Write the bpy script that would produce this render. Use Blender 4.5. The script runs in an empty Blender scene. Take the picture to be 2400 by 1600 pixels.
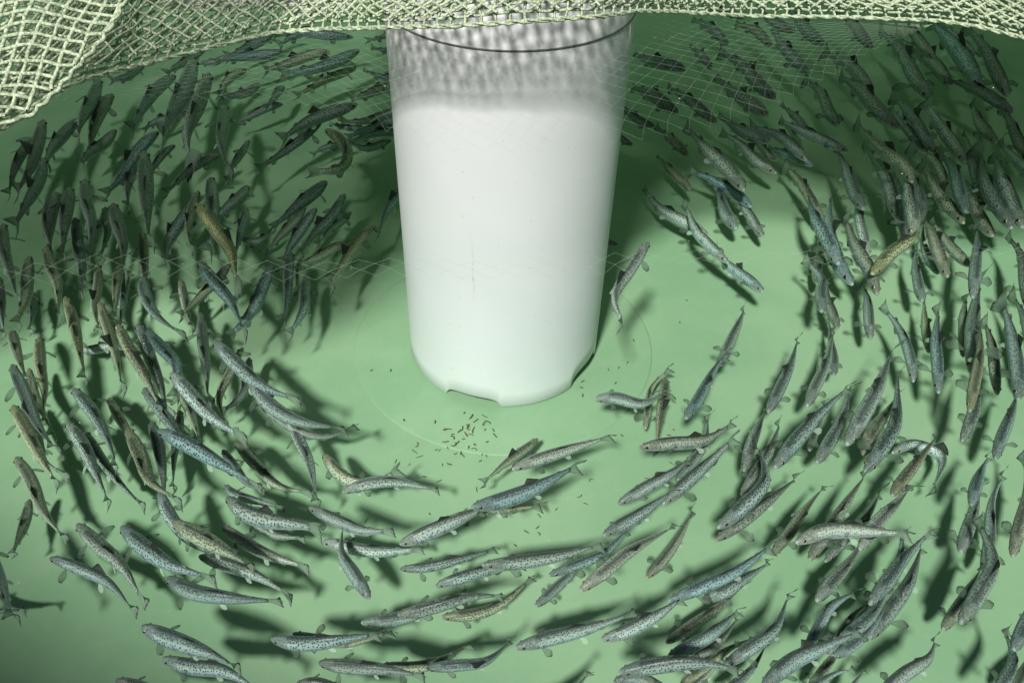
import bpy, bmesh, math, random
import numpy as np
from mathutils import Vector, Matrix
random.seed(7); rng=np.random.default_rng(7)
scene=bpy.context.scene; COL=scene.collection

# ---------------------------------------------------------------- camera
CAM_R=[[0.999598, -0.028361, 0.0], [0.019049, 0.671396, -0.740854], [0.021011, 0.740556, 0.671667]]
CAM_H=0.762; FPX=1950.0
cd=bpy.data.cameras.new('camera'); cam=bpy.data.objects.new('camera',cd); COL.objects.link(cam)
m=Matrix(CAM_R).to_4x4(); m.translation=(0,0,CAM_H); cam.matrix_world=m
cd.sensor_width=36; cd.lens=FPX/2400*36; cd.clip_start=.01; cd.clip_end=200
scene.camera=cam
# ---------------------------------------------------------------- sky, sun, exposure
AZ=math.radians(73); EL=math.radians(51)
SUN=Vector((math.cos(AZ)*math.cos(EL),math.sin(AZ)*math.cos(EL),-math.sin(EL)))  # the way the light travels
w=bpy.data.worlds.new('World'); scene.world=w; w.use_nodes=True
nt=w.node_tree; bg=nt.nodes['Background']; sky=nt.nodes.new('ShaderNodeTexSky')
sky.sky_type='NISHITA'; sky.sun_disc=False; sky.sun_elevation=EL; sky.sun_rotation=math.atan2(-SUN.x,-SUN.y)
nt.links.new(sky.outputs[0],bg.inputs[0]); bg.inputs[1].default_value=.05
sl=bpy.data.lights.new('sun','SUN'); so=bpy.data.objects.new('sun',sl); COL.objects.link(so)
sl.energy=5; sl.angle=math.radians(5.5); sl.color=(1,.97,.92)
so.rotation_euler=SUN.to_track_quat('-Z','Y').to_euler(); so.location=(-1,-2,3)
scene.view_settings.view_transform='Standard'; scene.view_settings.look='None'
scene.view_settings.exposure=0.02; scene.view_settings.gamma=1
scene.cycles.max_bounces=8; scene.cycles.transparent_max_bounces=24
scene.cycles.use_denoising=True

# ---------------------------------------------------------------- helpers
def tag(o,label=None,cat=None,group=None,kind=None):
    if label: o['label']=label
    if cat: o['category']=cat
    if group: o['group']=group
    if kind: o['kind']=kind
    return o
def link(name,me,mat=None,parent=None,loc=None,smooth=True):
    if mat: me.materials.append(mat)
    if smooth and len(me.polygons): me.polygons.foreach_set('use_smooth',[True]*len(me.polygons))
    o=bpy.data.objects.new(name,me); COL.objects.link(o)
    if parent: o.parent=parent
    if loc is not None: o.location=loc
    return o
def mesh(name,v,f):
    me=bpy.data.meshes.new(name); me.from_pydata([tuple(map(float,p)) for p in v],[],f); return me
def setuv(me,uv):
    l=me.uv_layers.new(name='uv'); idx=np.empty(len(me.loops),dtype=np.int32); me.loops.foreach_get('vertex_index',idx)
    l.data.foreach_set('uv',np.asarray(uv,dtype=np.float32)[idx].ravel())
class N:
    """small node-graph builder"""
    def __init__(s,name):
        s.m=bpy.data.materials.new(name); s.m.use_nodes=True; s.t=s.m.node_tree; s.t.nodes.clear()
        s.out=s.t.nodes.new('ShaderNodeOutputMaterial')
    def n(s,kind,ins=None,**kw):
        n=s.t.nodes.new('ShaderNode'+kind)
        for k,v in kw.items(): setattr(n,k,v)
        for k,v in (ins or {}).items():
            if hasattr(v,'is_linked') or hasattr(v,'node'): s.t.links.new(v,n.inputs[k])
            else: n.inputs[k].default_value=v
        return n
    def math(s,op,a,b=0.,c=0.,clamp=False):
        n=s.n('Math',{0:a,1:b,2:c},operation=op,use_clamp=clamp); return n.outputs[0]
    def mix(s,f,a,b,mode='MIX'):
        n=s.n('Mix',data_type='RGBA',blend_type=mode)
        for i,v in ((0,f),(6,a),(7,b)):
            if hasattr(v,'node'): s.t.links.new(v,n.inputs[i])
            else: n.inputs[i].default_value=v if i==0 else (*v,1)
        return n.outputs[2]
    def ramp(s,f,stops,interp='LINEAR'):
        n=s.n('ValToRGB',{0:f}); r=n.color_ramp; r.interpolation=interp
        while len(r.elements)<len(stops): r.elements.new(.5)
        for e,(p,c) in zip(r.elements,stops):
            e.position=p; e.color=(*c,1) if not isinstance(c,(int,float)) else (c,c,c,1)
        return n.outputs[0]
    def step(s,x,lo,hi):
        n=s.n('MapRange',{0:x,1:lo,2:hi,3:0.,4:1.},interpolation_type='SMOOTHSTEP'); return n.outputs[0]
    def noise(s,vec,scale,detail=3.,rough=.5):
        return s.n('TexNoise',{'Vector':vec,'Scale':scale,'Detail':detail,'Roughness':rough})
    def bsdf(s,**ins):
        return s.n('BsdfPrincipled',{k.replace('_',' '):v for k,v in ins.items()})
    def surf(s,sh): s.t.links.new(sh,s.out.inputs[0]); return s.m

# ---------------------------------------------------------------- setting materials
def mat_tank():
    b=N('tank_green'); tc=b.n('TexCoord').outputs['Object']
    n1=b.noise(tc,3.,4.).outputs[0]; n2=b.noise(tc,60.,5.,.6).outputs[0]; n3=b.noise(tc,420.,2.).outputs[0]
    n1=b.math('ADD',b.math('MULTIPLY',n1,.7),b.math('MULTIPLY',b.noise(tc,14.,5.,.6).outputs[0],.3))
    c=b.mix(b.step(n1,.38,.62),(.230,.362,.222),(.285,.405,.258))
    c=b.mix(b.math('MULTIPLY',b.step(n2,.5,.75),.3),c,(.30,.42,.26))
    c=b.mix(b.math('MULTIPLY',b.step(n3,.66,.74),.35),c,(.10,.20,.10))
    bump=b.n('Bump',{'Height':n2,'Strength':.08,'Distance':.001})
    return b.surf(b.bsdf(Base_Color=c,Roughness=.5,Normal=bump.outputs[0],**{'Specular IOR Level':.15}).outputs[0])
def mat_pipe():
    b=N('white_plastic'); tc=b.n('TexCoord').outputs['Object']
    sx=b.n('SeparateXYZ',{0:tc}).outputs
    n1=b.noise(tc,9.,4.).outputs[0]; n2=b.noise(tc,300.,2.).outputs[0]
    mp=b.n('Mapping',{0:tc,3:(220.,220.,7.)}).outputs[0]; n4=b.noise(mp,1.,3.).outputs[0]
    c=b.mix(b.step(n1,.3,.75),(.81,.80,.83),(.76,.765,.785))
    c=b.mix(b.math('MULTIPLY',b.step(n2,.70,.76),.35),c,(.35,.34,.28))
    # brown run mark on the front face
    dx=b.math('ABSOLUTE',b.math('SUBTRACT',b.math('ADD',sx[0],b.math('MULTIPLY',b.math('SUBTRACT',b.noise(tc,45.,2.).outputs[0],.5),.006)),-.0325)); zz=sx[2]
    streak=b.math('MULTIPLY',b.math('SUBTRACT',1.,b.step(dx,.0003,.0018)),b.math('MULTIPLY',b.step(zz,.16,.22),b.math('SUBTRACT',1.,b.step(zz,.262,.268))))
    streak=b.math('MULTIPLY',streak,b.math('LESS_THAN',sx[1],0.)); streak=b.math('MULTIPLY',streak,b.step(b.noise(tc,160.,4.,.7).outputs[0],.36,.6))
    c=b.mix(b.math('MULTIPLY',streak,b.math('MULTIPLY',b.step(n4,.35,.7),.6)),c,(.30,.27,.21))
    low=b.math('SUBTRACT',1.,b.step(zz,.0,.004))
    c=b.mix(b.math('MULTIPLY',low,.6),c,(.55,.52,.30))
    return b.surf(b.bsdf(Base_Color=c,Roughness=.42,**{'Specular IOR Level':.25}).outputs[0])
def simple(name,col,rough=.6,scale=200.,amt=.3,spec=.3):
    b=N(name); tc=b.n('TexCoord').outputs['Object']; n=b.noise(tc,scale,3.).outputs[0]
    c=b.mix(b.step(n,.3,.7),tuple(x*(1-amt) for x in col),tuple(min(1,x*(1+amt*.6)) for x in col))
    return b.surf(b.bsdf(Base_Color=c,Roughness=rough,**{'Specular IOR Level':spec}).outputs[0])
M_TANK=mat_tank(); M_PIPE=mat_pipe()
M_PLATE=simple('plate_green',(.268,.402,.250),.45,40,.04,.25)
M_DARK=simple('waterline_dark',(.16,.17,.17),.6)
M_NET=simple('green_twine',(.46,.54,.37),.8,500,.5,.15)
M_SHADED=simple('shaded_twine',(.13,.18,.10),.6,900,.35,.3)  # same netting darkened: shade in its gaps is put into the colour
M_REFLECT=simple('reflection_thread',(.46,.58,.47),.5,900,.2,.2)
M_WASTE=simple('waste_brown',(.12,.10,.045),.8,900,.4,.1)
M_SPECK=simple('pale_speck',(.7,.75,.65),.7)

# ---------------------------------------------------------------- tank, pipe, water
PX,PY=-.0116,.840; PR=.125
def lathe(name,prof,seg=192,cx=0,cy=0,mat=None):
    v=[];f=[];n=len(prof)
    for i in range(seg):
        a=2*math.pi*i/seg
        for r,z in prof: v.append((cx+r*math.cos(a),cy+r*math.sin(a),z))
    for i in range(seg):
        j=(i+1)%seg
        for k in range(n-1): f.append((i*n+k,j*n+k,j*n+k+1,i*n+k+1))
    return link(name,mesh(name,v,f),mat)
def disc(name,r,z,mat,cx=PX,cy=PY,rings=24,seg=128):
    v=[(cx,cy,z)];f=[]
    for k in range(1,rings+1):
        for i in range(seg):
            a=2*math.pi*i/seg; v.append((cx+r*k/rings*math.cos(a),cy+r*k/rings*math.sin(a),z))
    for i in range(seg):
        j=(i+1)%seg; f.append((0,1+i,1+j))
        for k in range(rings-1):
            a=1+k*seg; f.append((a+i,a+seg+i,a+seg+j,a+j))
    return link(name,mesh(name,v,f),mat,smooth=False)
tag(disc('ground',60,-.03,simple('concrete',(.3,.3,.28),.9,3)),kind='structure')
RT=1.72
tag(disc('tank_floor',RT,0,M_TANK),kind='structure')
tw=lathe('tank_wall',[(RT,0.0),(RT,1.42),(RT+.012,1.46),(RT+.05,1.46),(RT+.055,1.44),(RT+.055,-.02)],160,PX,PY,M_TANK)  # wall is out of view; height raised to shade the near-left floor
tag(tw,kind='structure')
tag(lathe('drain_plate',[(.0,.0016),(.199,.0016),(.2008,.0012),(.2016,.0001)],160,PX,PY,M_TANK),kind='structure')
# water: a body of clear, faintly green water (volume only)
def mat_water():
    b=N('clear_green_water'); v=b.n('VolumeAbsorption',{'Color':(.50,.87,.72,1),'Density':.32})
    b.t.links.new(v.outputs[0],b.out.inputs[1]); return b.m
wz=.457
v=[];f=[];seg=96
for z in (-.045,wz):
    for i in range(seg):
        a=2*math.pi*i/seg; v.append((PX+(RT+.03)*math.cos(a),PY+(RT+.03)*math.sin(a),z))
for i in range(seg): j=(i+1)%seg; f.append((i,j,seg+j,seg+i))
f.append(tuple(range(seg-1,-1,-1))); f.append(tuple(range(seg,2*seg)))
tag(link('water',mesh('water',v,f),mat_water(),smooth=False),kind='structure')
# standpipe with two notches cut in its foot
def notch(a):
    z=.0032
    for c,hw,h in ((-107,17,.0125),(-28,17,.020),(60,16,.01),(165,16,.01)):
        d=((a-c+180)%360-180)/hw
        if abs(d)<1: z=max(z,.0032+h*(1-abs(d)**4)**.5)
    return z
def pipe():
    seg=360; zs=[0,.02,.05,.1,.2,.3,.4,.5,.6,.7,.8]; v=[];f=[]; t=.007
    prof=[]
    for i in range(seg):
        a=-180+i; zb=notch(a); ca,sa=math.cos(math.radians(a)),math.sin(math.radians(a))
        col=[(PR-t,z) for z in (.58,.2,zb+.001)]+[(PR-t+.001,zb)]+[(PR-.001,zb),(PR,zb+.001)]+[(PR,zb+(.58-zb)*k) for k in (.04,.1,.3,.5,.7,1)]
        for r,z in col: v.append((r*ca,r*sa,z))
        n=len(col)
    for i in range(seg):
        j=(i+1)%seg
        for k in range(n-1): f.append((i*n+k,j*n+k,j*n+k+1,i*n+k+1))
        f.append((i*n+n-1,j*n+n-1,j*n,i*n))
    return mesh('standpipe',v,f)
sp=link('standpipe',pipe(),M_PIPE,loc=(PX,PY,0))
tag(sp,'wide white plastic standpipe rising from the middle of the tank floor, notched at its foot','pipe')
v=[];f=[]
for i in range(192):
    a=2*math.pi*i/192
    for k in range(6):
        b_=2*math.pi*k/6; r=PR+.0002+.0009*math.cos(b_); v.append((r*math.cos(a),r*math.sin(a),.4588+.0009*math.sin(b_)))
for i in range(192):
    for k in range(6): f.append((i*6+k,((i+1)%192)*6+k,((i+1)%192)*6+(k+1)%6,i*6+(k+1)%6))
link('waterline_ring',mesh('waterline_ring',v,f),M_DARK,parent=sp)  # dark ring added to stand for the waterline on the pipe

# ---------------------------------------------------------------- netting
def ray(px,py):
    c=Vector(((px-1200)/FPX,-(py-800)/FPX,-1)); return Matrix(CAM_R)@c
def at_z(px,py,z):
    d=ray(px,py); t=(z-CAM_H)/d.z; return np.array((d.x*t,d.y*t,z))
def tubes(name,edges,r,mat,parent=None,sides=5,jit=0.):
    """edges: list of polylines (arrays); each becomes a tube; one mesh"""
    V=[];Fc=[];base=0
    for pl in edges:
        p=np.asarray(pl,float); n=len(p)
        if n<2: continue
        t=np.gradient(p,axis=0); t/=np.linalg.norm(t,axis=1)[:,None]+1e-12
        ref=np.where(np.abs(t[:,2:3])<.9,np.array([[0,0,1.]]),np.array([[1.,0,0]]))
        s=np.cross(t,ref); s/=np.linalg.norm(s,axis=1)[:,None]; u=np.cross(s,t)
        rr=r*(1+jit*rng.uniform(-1,1,n))
        for k in range(sides):
            a=2*math.pi*k/sides
            V.append(p+(s*math.cos(a)+u*math.sin(a))*rr[:,None])
        # vertex order: side-major
        for k in range(sides):
            k2=(k+1)%sides; i=np.arange(n-1)
            Fc.append(np.stack([base+k*n+i,base+k2*n+i,base+k2*n+i+1,base+k*n+i+1],1))
        base+=sides*n
    V=np.concatenate(V); Fc=np.concatenate(Fc)
    me=bpy.data.meshes.new(name); me.vertices.add(len(V)); me.vertices.foreach_set('co',V.astype(np.float32).ravel())
    me.loops.add(Fc.size); me.loops.foreach_set('vertex_index',Fc.astype(np.int32).ravel())
    me.polygons.add(len(Fc)); me.polygons.foreach_set('loop_start',np.arange(0,Fc.size,4,dtype=np.int32))
    me.update(calc_edges=True); me.validate()
    return link(name,me,mat,parent=parent)
HEM=[(0,306),(60,266),(130,216),(180,191),(300,160),(420,130),(560,96),(640,76),(760,68),(860,66),(1000,63),(1060,61),(1200,53),(1400,39),(1500,26),(1600,29),(1750,38),(2000,41),(2200,49),(2290,62),(2400,90)]
def hem_z(px):
    return .466+.006*math.sin(px*.006)+(.012 if px<200 else 0)+.040*math.exp(-((px-1180)/420)**4)*1.1
hp=np.array([(-1.5,-.1,.5),(-1.1,.15,.5),(-.91,.3,.5),(-.8,.42,.49),(-.7,.52,.485),(-.55,.555,.48)]+[tuple(at_z(x,y,hem_z(x))) for x,y in HEM]+[(.62,.74,.475),(.9,.78,.48),(1.3,.85,.49)])  # hem ends out of view are shaped for the shade they throw
def along(poly,n):
    d=np.r_[0,np.cumsum(np.linalg.norm(np.diff(poly,axis=0),axis=1))]; s=np.linspace(0,d[-1],n)
    return np.stack([np.interp(s,d,poly[:,k]) for k in range(3)],1),d[-1]
def noise2(a,b,seed):
    r=np.random.default_rng(seed); o=np.zeros_like(a,dtype=float)
    for _ in range(7):
        fx,fy=r.uniform(-1,1,2); ph=r.uniform(0,6.28); o+=np.sin(a*fx*60+b*fy*60+ph)
    return o/7
def net_sheet(cell,drop,rise,seed,diamond,start=0.,zoff=0.,amp=.006,sag=.03,cellv=None,xmax=None,xmin=None):
    cellv=cellv or cell
    P,Lh=along(hp,int(3.3/cell)); P=P[(P[:,0]<(9 if xmax is None else xmax))&(P[:,0]>(-9 if xmin is None else xmin))]; nu=len(P); nv=int(drop/cellv)
    U,Vv=np.meshgrid(np.arange(nu),np.arange(nv),indexing='ij')
    v=start+Vv*cellv
    X=P[:,0][:,None]+0*v; Y=P[:,1][:,None]+v*math.cos(rise); Z=P[:,2][:,None]+v*math.sin(rise)+zoff
    X=X*(1+v*.35)
    a=noise2(X,Y,seed); b=noise2(X,Y,seed+1); c=noise2(X*.6,Y*.6,seed+2); w_=np.minimum(1,v/.02)
    X=X+amp*a*w_; Y=Y+amp*b*w_; Z=Z+sag*c*np.minimum(1,v/.12)
    X=X+rng.normal(0,.0007,X.shape); Y=Y+rng.normal(0,.0007,X.shape)*w_; Z=Z+rng.normal(0,.0006,X.shape)
    # the sheet climbs the front of the pipe and folds over its rim
    dx=X-PX; inside=np.abs(dx)<PR+.008; yf=PY-np.sqrt(np.maximum(0,(PR+.008)**2-dx**2)); pen=np.where(inside&(Y<PY+.12),np.maximum(0,Y-yf),0)
    Z=Z+np.minimum(pen,.13); Y=np.where((pen>0)&(pen<.13),yf,Y)
    G=np.stack([X,Y,Z],-1); lines=[]
    if diamond:
        for i in range(-nv,nu,2):
            idx=[(i+k,k) for k in range(nv) if 0<=i+k<nu]
            if len(idx)>1: lines.append(np.array([G[q] for q in idx]))
        for i in range(0,nu+nv,2):
            idx=[(i-k,k) for k in range(nv) if 0<=i-k<nu]
            if len(idx)>1: lines.append(np.array([G[q] for q in idx]))
    else:
        for j in range(nv): lines.append(G[:,j])
        for i in range(nu): lines.append(G[i])
    return lines
net=bpy.data.objects.new('netting',None); COL.objects.link(net); net.location=(0,0,0)
tag(net,'pale green knotted netting draped in layers over the far side of the tank','net')
L1=net_sheet(.0118,1.15,math.radians(11),11,False,cellv=.0100)
tubes('mesh_sheet',L1,.00125,M_NET,net,4,.25)
L2=net_sheet(.0085,1.1,math.radians(14),23,True,start=.004,zoff=.006,amp=.010,cellv=.0085)
tubes('mesh_sheet',L2,.00115,M_NET,net,4,.25)
q=0  # extra dense layers, partly out of view, added to deepen the cast shade
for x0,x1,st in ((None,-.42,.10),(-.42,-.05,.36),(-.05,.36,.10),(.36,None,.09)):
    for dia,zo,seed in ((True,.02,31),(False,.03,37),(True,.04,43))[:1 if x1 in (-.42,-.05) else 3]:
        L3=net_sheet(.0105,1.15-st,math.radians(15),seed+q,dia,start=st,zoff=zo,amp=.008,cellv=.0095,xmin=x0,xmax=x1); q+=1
        tubes('shade_mesh_sheet',L3,.0017 if x1 in (-.42,-.05) else .0019,M_SHADED,net,3,.25)
# hem: two twisted cords with knots
P,_=along(hp,1500)
k=np.arange(len(P))
for ph in (0,math.pi):
    off=np.stack([0*k,np.cos(k*.5+ph)*.0011,np.sin(k*.5+ph)*.0011],1)
    tubes('hem_cord',[P+off+rng.normal(0,.0002,P.shape)],.0011,M_NET,net,5,.2)
# loose flap of square mesh folded towards the front at the left
FL=[(-120,372),(0,306),(70,262),(125,206),(160,172),(228,106),(262,46),(290,-10),(310,-80)]
def flap():
    def on_sheet(px,py):
        d=ray(px,py); t=(.500-.49*.62-CAM_H)/(d.z-.62*d.y); return (d.x*t,d.y*t,CAM_H+d.z*t)
    poly=np.array([on_sheet(x,y) for x,y in FL])
    lines=[]; cell=.0102
    # rows: world x/y grid on a sheet tilted towards the viewer
    edge=poly
    def Zf(x,y): return .500+(y-.49)*.62+.0035*math.sin(x*70)+.003*math.sin(y*60+x*40)
    xs=np.arange(-.52,.0,cell); ys=np.arange(.28,.80,cell*.72)
    # polygon test in picture-independent ground coordinates
    pg=[(p[0],p[1]) for p in poly]+[(-.10,.85),(-.6,.85),(-.6,.35)]
    def inside(x,y):
        c=False;n=len(pg);j=n-1
        for i in range(n):
            if (pg[i][1]>y)!=(pg[j][1]>y) and x<(pg[j][0]-pg[i][0])*(y-pg[i][1])/(pg[j][1]-pg[i][1])+pg[i][0]: c=not c
            j=i
        return c
    G={}
    for i,x in enumerate(xs):
        for j,y in enumerate(ys):
            xx=x+.0035*math.sin(y*35)+random.gauss(0,.0005)+(y-.5)*.12; yy=y+.004*math.sin(x*38+1)+random.gauss(0,.0005)
            if inside(xx,yy): G[i,j]=np.array((xx,yy,Zf(xx,yy)+random.gauss(0,.0004)))
    def sag(a,b,dx):
        ts=np.linspace(0,1,4)[:,None]; p=a*(1-ts)+b*ts; bow=np.sin(ts[:,0]*math.pi)*random.uniform(-.0006,.0011)
        p[:,dx]-=bow; return p
    for (i,j),p in G.items():
        if (i+1,j) in G: lines.append(sag(p,G[i+1,j],1))
        if (i,j+1) in G: lines.append(sag(p,G[i,j+1],0))
    e,_=along(np.array([(p[0],p[1],Zf(p[0],p[1])) for p in poly]),300)
    e=e+np.stack([.0012*np.sin(np.arange(300)*.35),.0012*np.cos(np.arange(300)*.31),0*np.arange(300)],1)
    return lines,e
fl,fe=flap()
tubes('folded_flap',fl,.0013,M_NET,net,6,.12)
tubes('flap_cord',[fe],.0014,M_NET,net,6,.2)

# pale threads added in place of the netting's reflection in the water
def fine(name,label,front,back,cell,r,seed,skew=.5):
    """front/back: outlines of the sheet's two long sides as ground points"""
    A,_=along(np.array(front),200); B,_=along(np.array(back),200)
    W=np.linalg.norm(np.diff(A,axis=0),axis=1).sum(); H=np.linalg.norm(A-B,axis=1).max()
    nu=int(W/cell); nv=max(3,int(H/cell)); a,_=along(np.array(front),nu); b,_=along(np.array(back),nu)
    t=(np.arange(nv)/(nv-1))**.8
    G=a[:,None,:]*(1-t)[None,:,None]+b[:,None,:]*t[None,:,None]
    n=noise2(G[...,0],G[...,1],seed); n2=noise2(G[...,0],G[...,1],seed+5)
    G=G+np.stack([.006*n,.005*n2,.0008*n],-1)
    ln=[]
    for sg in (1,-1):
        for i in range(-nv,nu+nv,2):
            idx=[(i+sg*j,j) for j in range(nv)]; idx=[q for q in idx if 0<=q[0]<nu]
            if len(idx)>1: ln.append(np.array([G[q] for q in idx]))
    o=tubes(name,ln,r,M_REFLECT,None,3); tag(o,label,'fine net'); return o  # not a second net: threads stand in for the netting's reflection
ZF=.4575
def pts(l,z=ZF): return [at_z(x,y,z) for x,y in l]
fine('mesh_reflection','reflection of the netting in the water around the pipe, built as fine pale threads',
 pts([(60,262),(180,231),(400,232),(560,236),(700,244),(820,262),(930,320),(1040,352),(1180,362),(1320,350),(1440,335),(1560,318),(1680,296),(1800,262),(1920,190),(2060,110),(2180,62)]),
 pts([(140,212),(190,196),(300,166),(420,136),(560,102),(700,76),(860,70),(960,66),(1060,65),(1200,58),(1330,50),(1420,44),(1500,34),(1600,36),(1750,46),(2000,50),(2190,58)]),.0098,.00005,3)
fine('mesh_reflection','faint netting reflection, built as pale threads, crossing the pipe in a strip at mid height',
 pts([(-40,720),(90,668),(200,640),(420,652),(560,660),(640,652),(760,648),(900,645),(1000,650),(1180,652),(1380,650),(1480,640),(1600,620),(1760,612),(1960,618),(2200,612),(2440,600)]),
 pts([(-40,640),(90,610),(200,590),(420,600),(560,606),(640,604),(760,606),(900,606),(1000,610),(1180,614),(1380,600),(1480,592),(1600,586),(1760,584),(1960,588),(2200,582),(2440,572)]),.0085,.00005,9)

# white plastic sheeting that shows through the holes of the netting
v=[];f=[]
for i in range(25):
    for j in range(6):
        x=-.36+.20*i/24; y=.79+.045*j+.008*math.sin(i*.6); v.append((x,y,.4605+.045*j*.05+.0015*math.sin(i*1.7+j)))
for i in range(24):
    for j in range(5): f.append((i*6+j,i*6+6+j,i*6+7+j,i*6+j+1))
ps=link('plastic_sheet',mesh('plastic_sheet',v,f),simple('white_sheeting',(.8,.8,.8),.4,20,.05))
md=ps.modifiers.new('thick','SOLIDIFY'); md.thickness=.001
tag(ps,'white plastic sheeting glimpsed through the netting at the very top, left of the pipe','plastic sheet')

# ---------------------------------------------------------------- waste pellets and specks on the floor
def pellet(p,ln,rad,bend):
    n=7; ang=random.uniform(0,math.pi); P=[]
    for i in range(n):
        t=i/(n-1)-.5; a=ang+bend*t
        P.append((ln*t*math.cos(a),ln*t*math.sin(a),rad*.8))
    P=np.array(P); V=[];f=[]
    for i in range(n):
        tt=P[min(i+1,n-1)]-P[max(i-1,0)]; tt/=np.linalg.norm(tt); s=np.array((-tt[1],tt[0],0))
        rr=rad*(.5 if i in(0,n-1) else 1)*random.uniform(.75,1.15)
        for k in range(6):
            c=2*math.pi*k/6; V.append(P[i]+s*math.cos(c)*rr+np.array((0,0,math.sin(c)*rr)))
    for i in range(n-1):
        for k in range(6): f.append((i*6+k,i*6+(k+1)%6,i*6+6+(k+1)%6,i*6+6+k))
    f.append(tuple(range(5,-1,-1))); f.append(tuple(range(n*6-6,n*6)))
    o=link('waste_pellet',mesh('waste_pellet',V,f),M_WASTE,loc=tuple(p))
    return o
PEL=[(1088,972,3),(1105,981,9),(1115,990,7),(1135,980,8),(1143,992,11),(1048,1010,8),(1078,1014,9),(1095,1008,9),(1108,1012,9),(1092,1022,6),(1086,1033,4),(1156,1012,5),(1160,1025,8),(1044,1040,8),(1050,1046,7),(1066,1048,8),(1072,1042,7),(980,1043,7),(972,1058,9),(984,1070,7),(1068,1064,6),(1084,1066,9),(1096,1056,13),(1112,1055,9),(1030,1055,5),(1023,1054,3),(1053,1088,8),(1037,1089,4),(1130,1063,5),(1140,1068,4),(928,1081,4),(960,1089,5),(1126,1080,3),(994,1117,4),(1029,1127,6),(1117,1147,6),(916,872,3),(871,872,2),(947,989,3),(1365,898,6),(1362,913,4),(1366,931,5),(1470,855,5),(1449,866,3),(1425,870,4),(1442,902,3),(1484,802,5),(1519,802,4),(1457,1021,5),(1578,1007,3),(1568,1020,4),(1573,1085,6),(1516,1121,6),(1383,1123,8),(1360,1164,8),(1373,1180,4),(1238,1132,4),(1304,1193,4),(1264,1208,4),(1234,1246,7),(1260,1236,5),(1265,1250,4),(1105,1300,4),(1007,1204,3),(858,1220,5),(1592,1105,5),(1648,945,3),(1610,704,3),(1594,756,3),(1208,1278,4),(875,1142,3)]
for _ in range(14): PEL.append((random.gauss(1095,32),random.gauss(1025,26),random.choice((3,4,5,8))))
for px,py,l in PEL:
    p=at_z(px,py,.0); inp=math.hypot(p[0]-PX,p[1]-PY)<.198
    o=pellet((p[0],p[1],.0035 if inp else .0),l*.0009*random.uniform(.8,1.5)+.0010,random.uniform(.0005,.0008),random.choice((0,0,.3,-.4,1.2,-1.5)))
    near=py>940 and py<1160 and px<1170
    tag(o,'small brown curl of waste in the loose pile on the floor below the pipe' if near else 'small brown bit of waste scattered singly on the green floor','waste','waste on the floor below the pipe' if near else 'single bits of waste on the floor')
v=[];f=[]
for i in range(420):
    x=random.uniform(-.75,.85); y=random.uniform(.3,1.3); z=random.uniform(.05,.44); r=random.choice((.00012,.00018,.0003,.0005)) 
    if math.hypot(x-PX,y-PY)<PR+.01: continue
    b0=len(v); e=random.uniform(.6,2.2)
    for q in ((e,0,0),(-e,0,0),(0,1,0),(0,-1,0),(0,0,1),(0,0,-1)): v.append((x+q[0]*r,y+q[1]*r,z+q[2]*r))
    for a_,b_,c_ in ((0,2,4),(2,1,4),(1,3,4),(3,0,4),(2,0,5),(1,2,5),(3,1,5),(0,3,5)): f.append((b0+a_,b0+b_,b0+c_))
tag(link('suspended_specks',mesh('suspended_specks',v,f),M_SPECK),'tiny pale specks drifting in the water','specks',kind='stuff')

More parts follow.
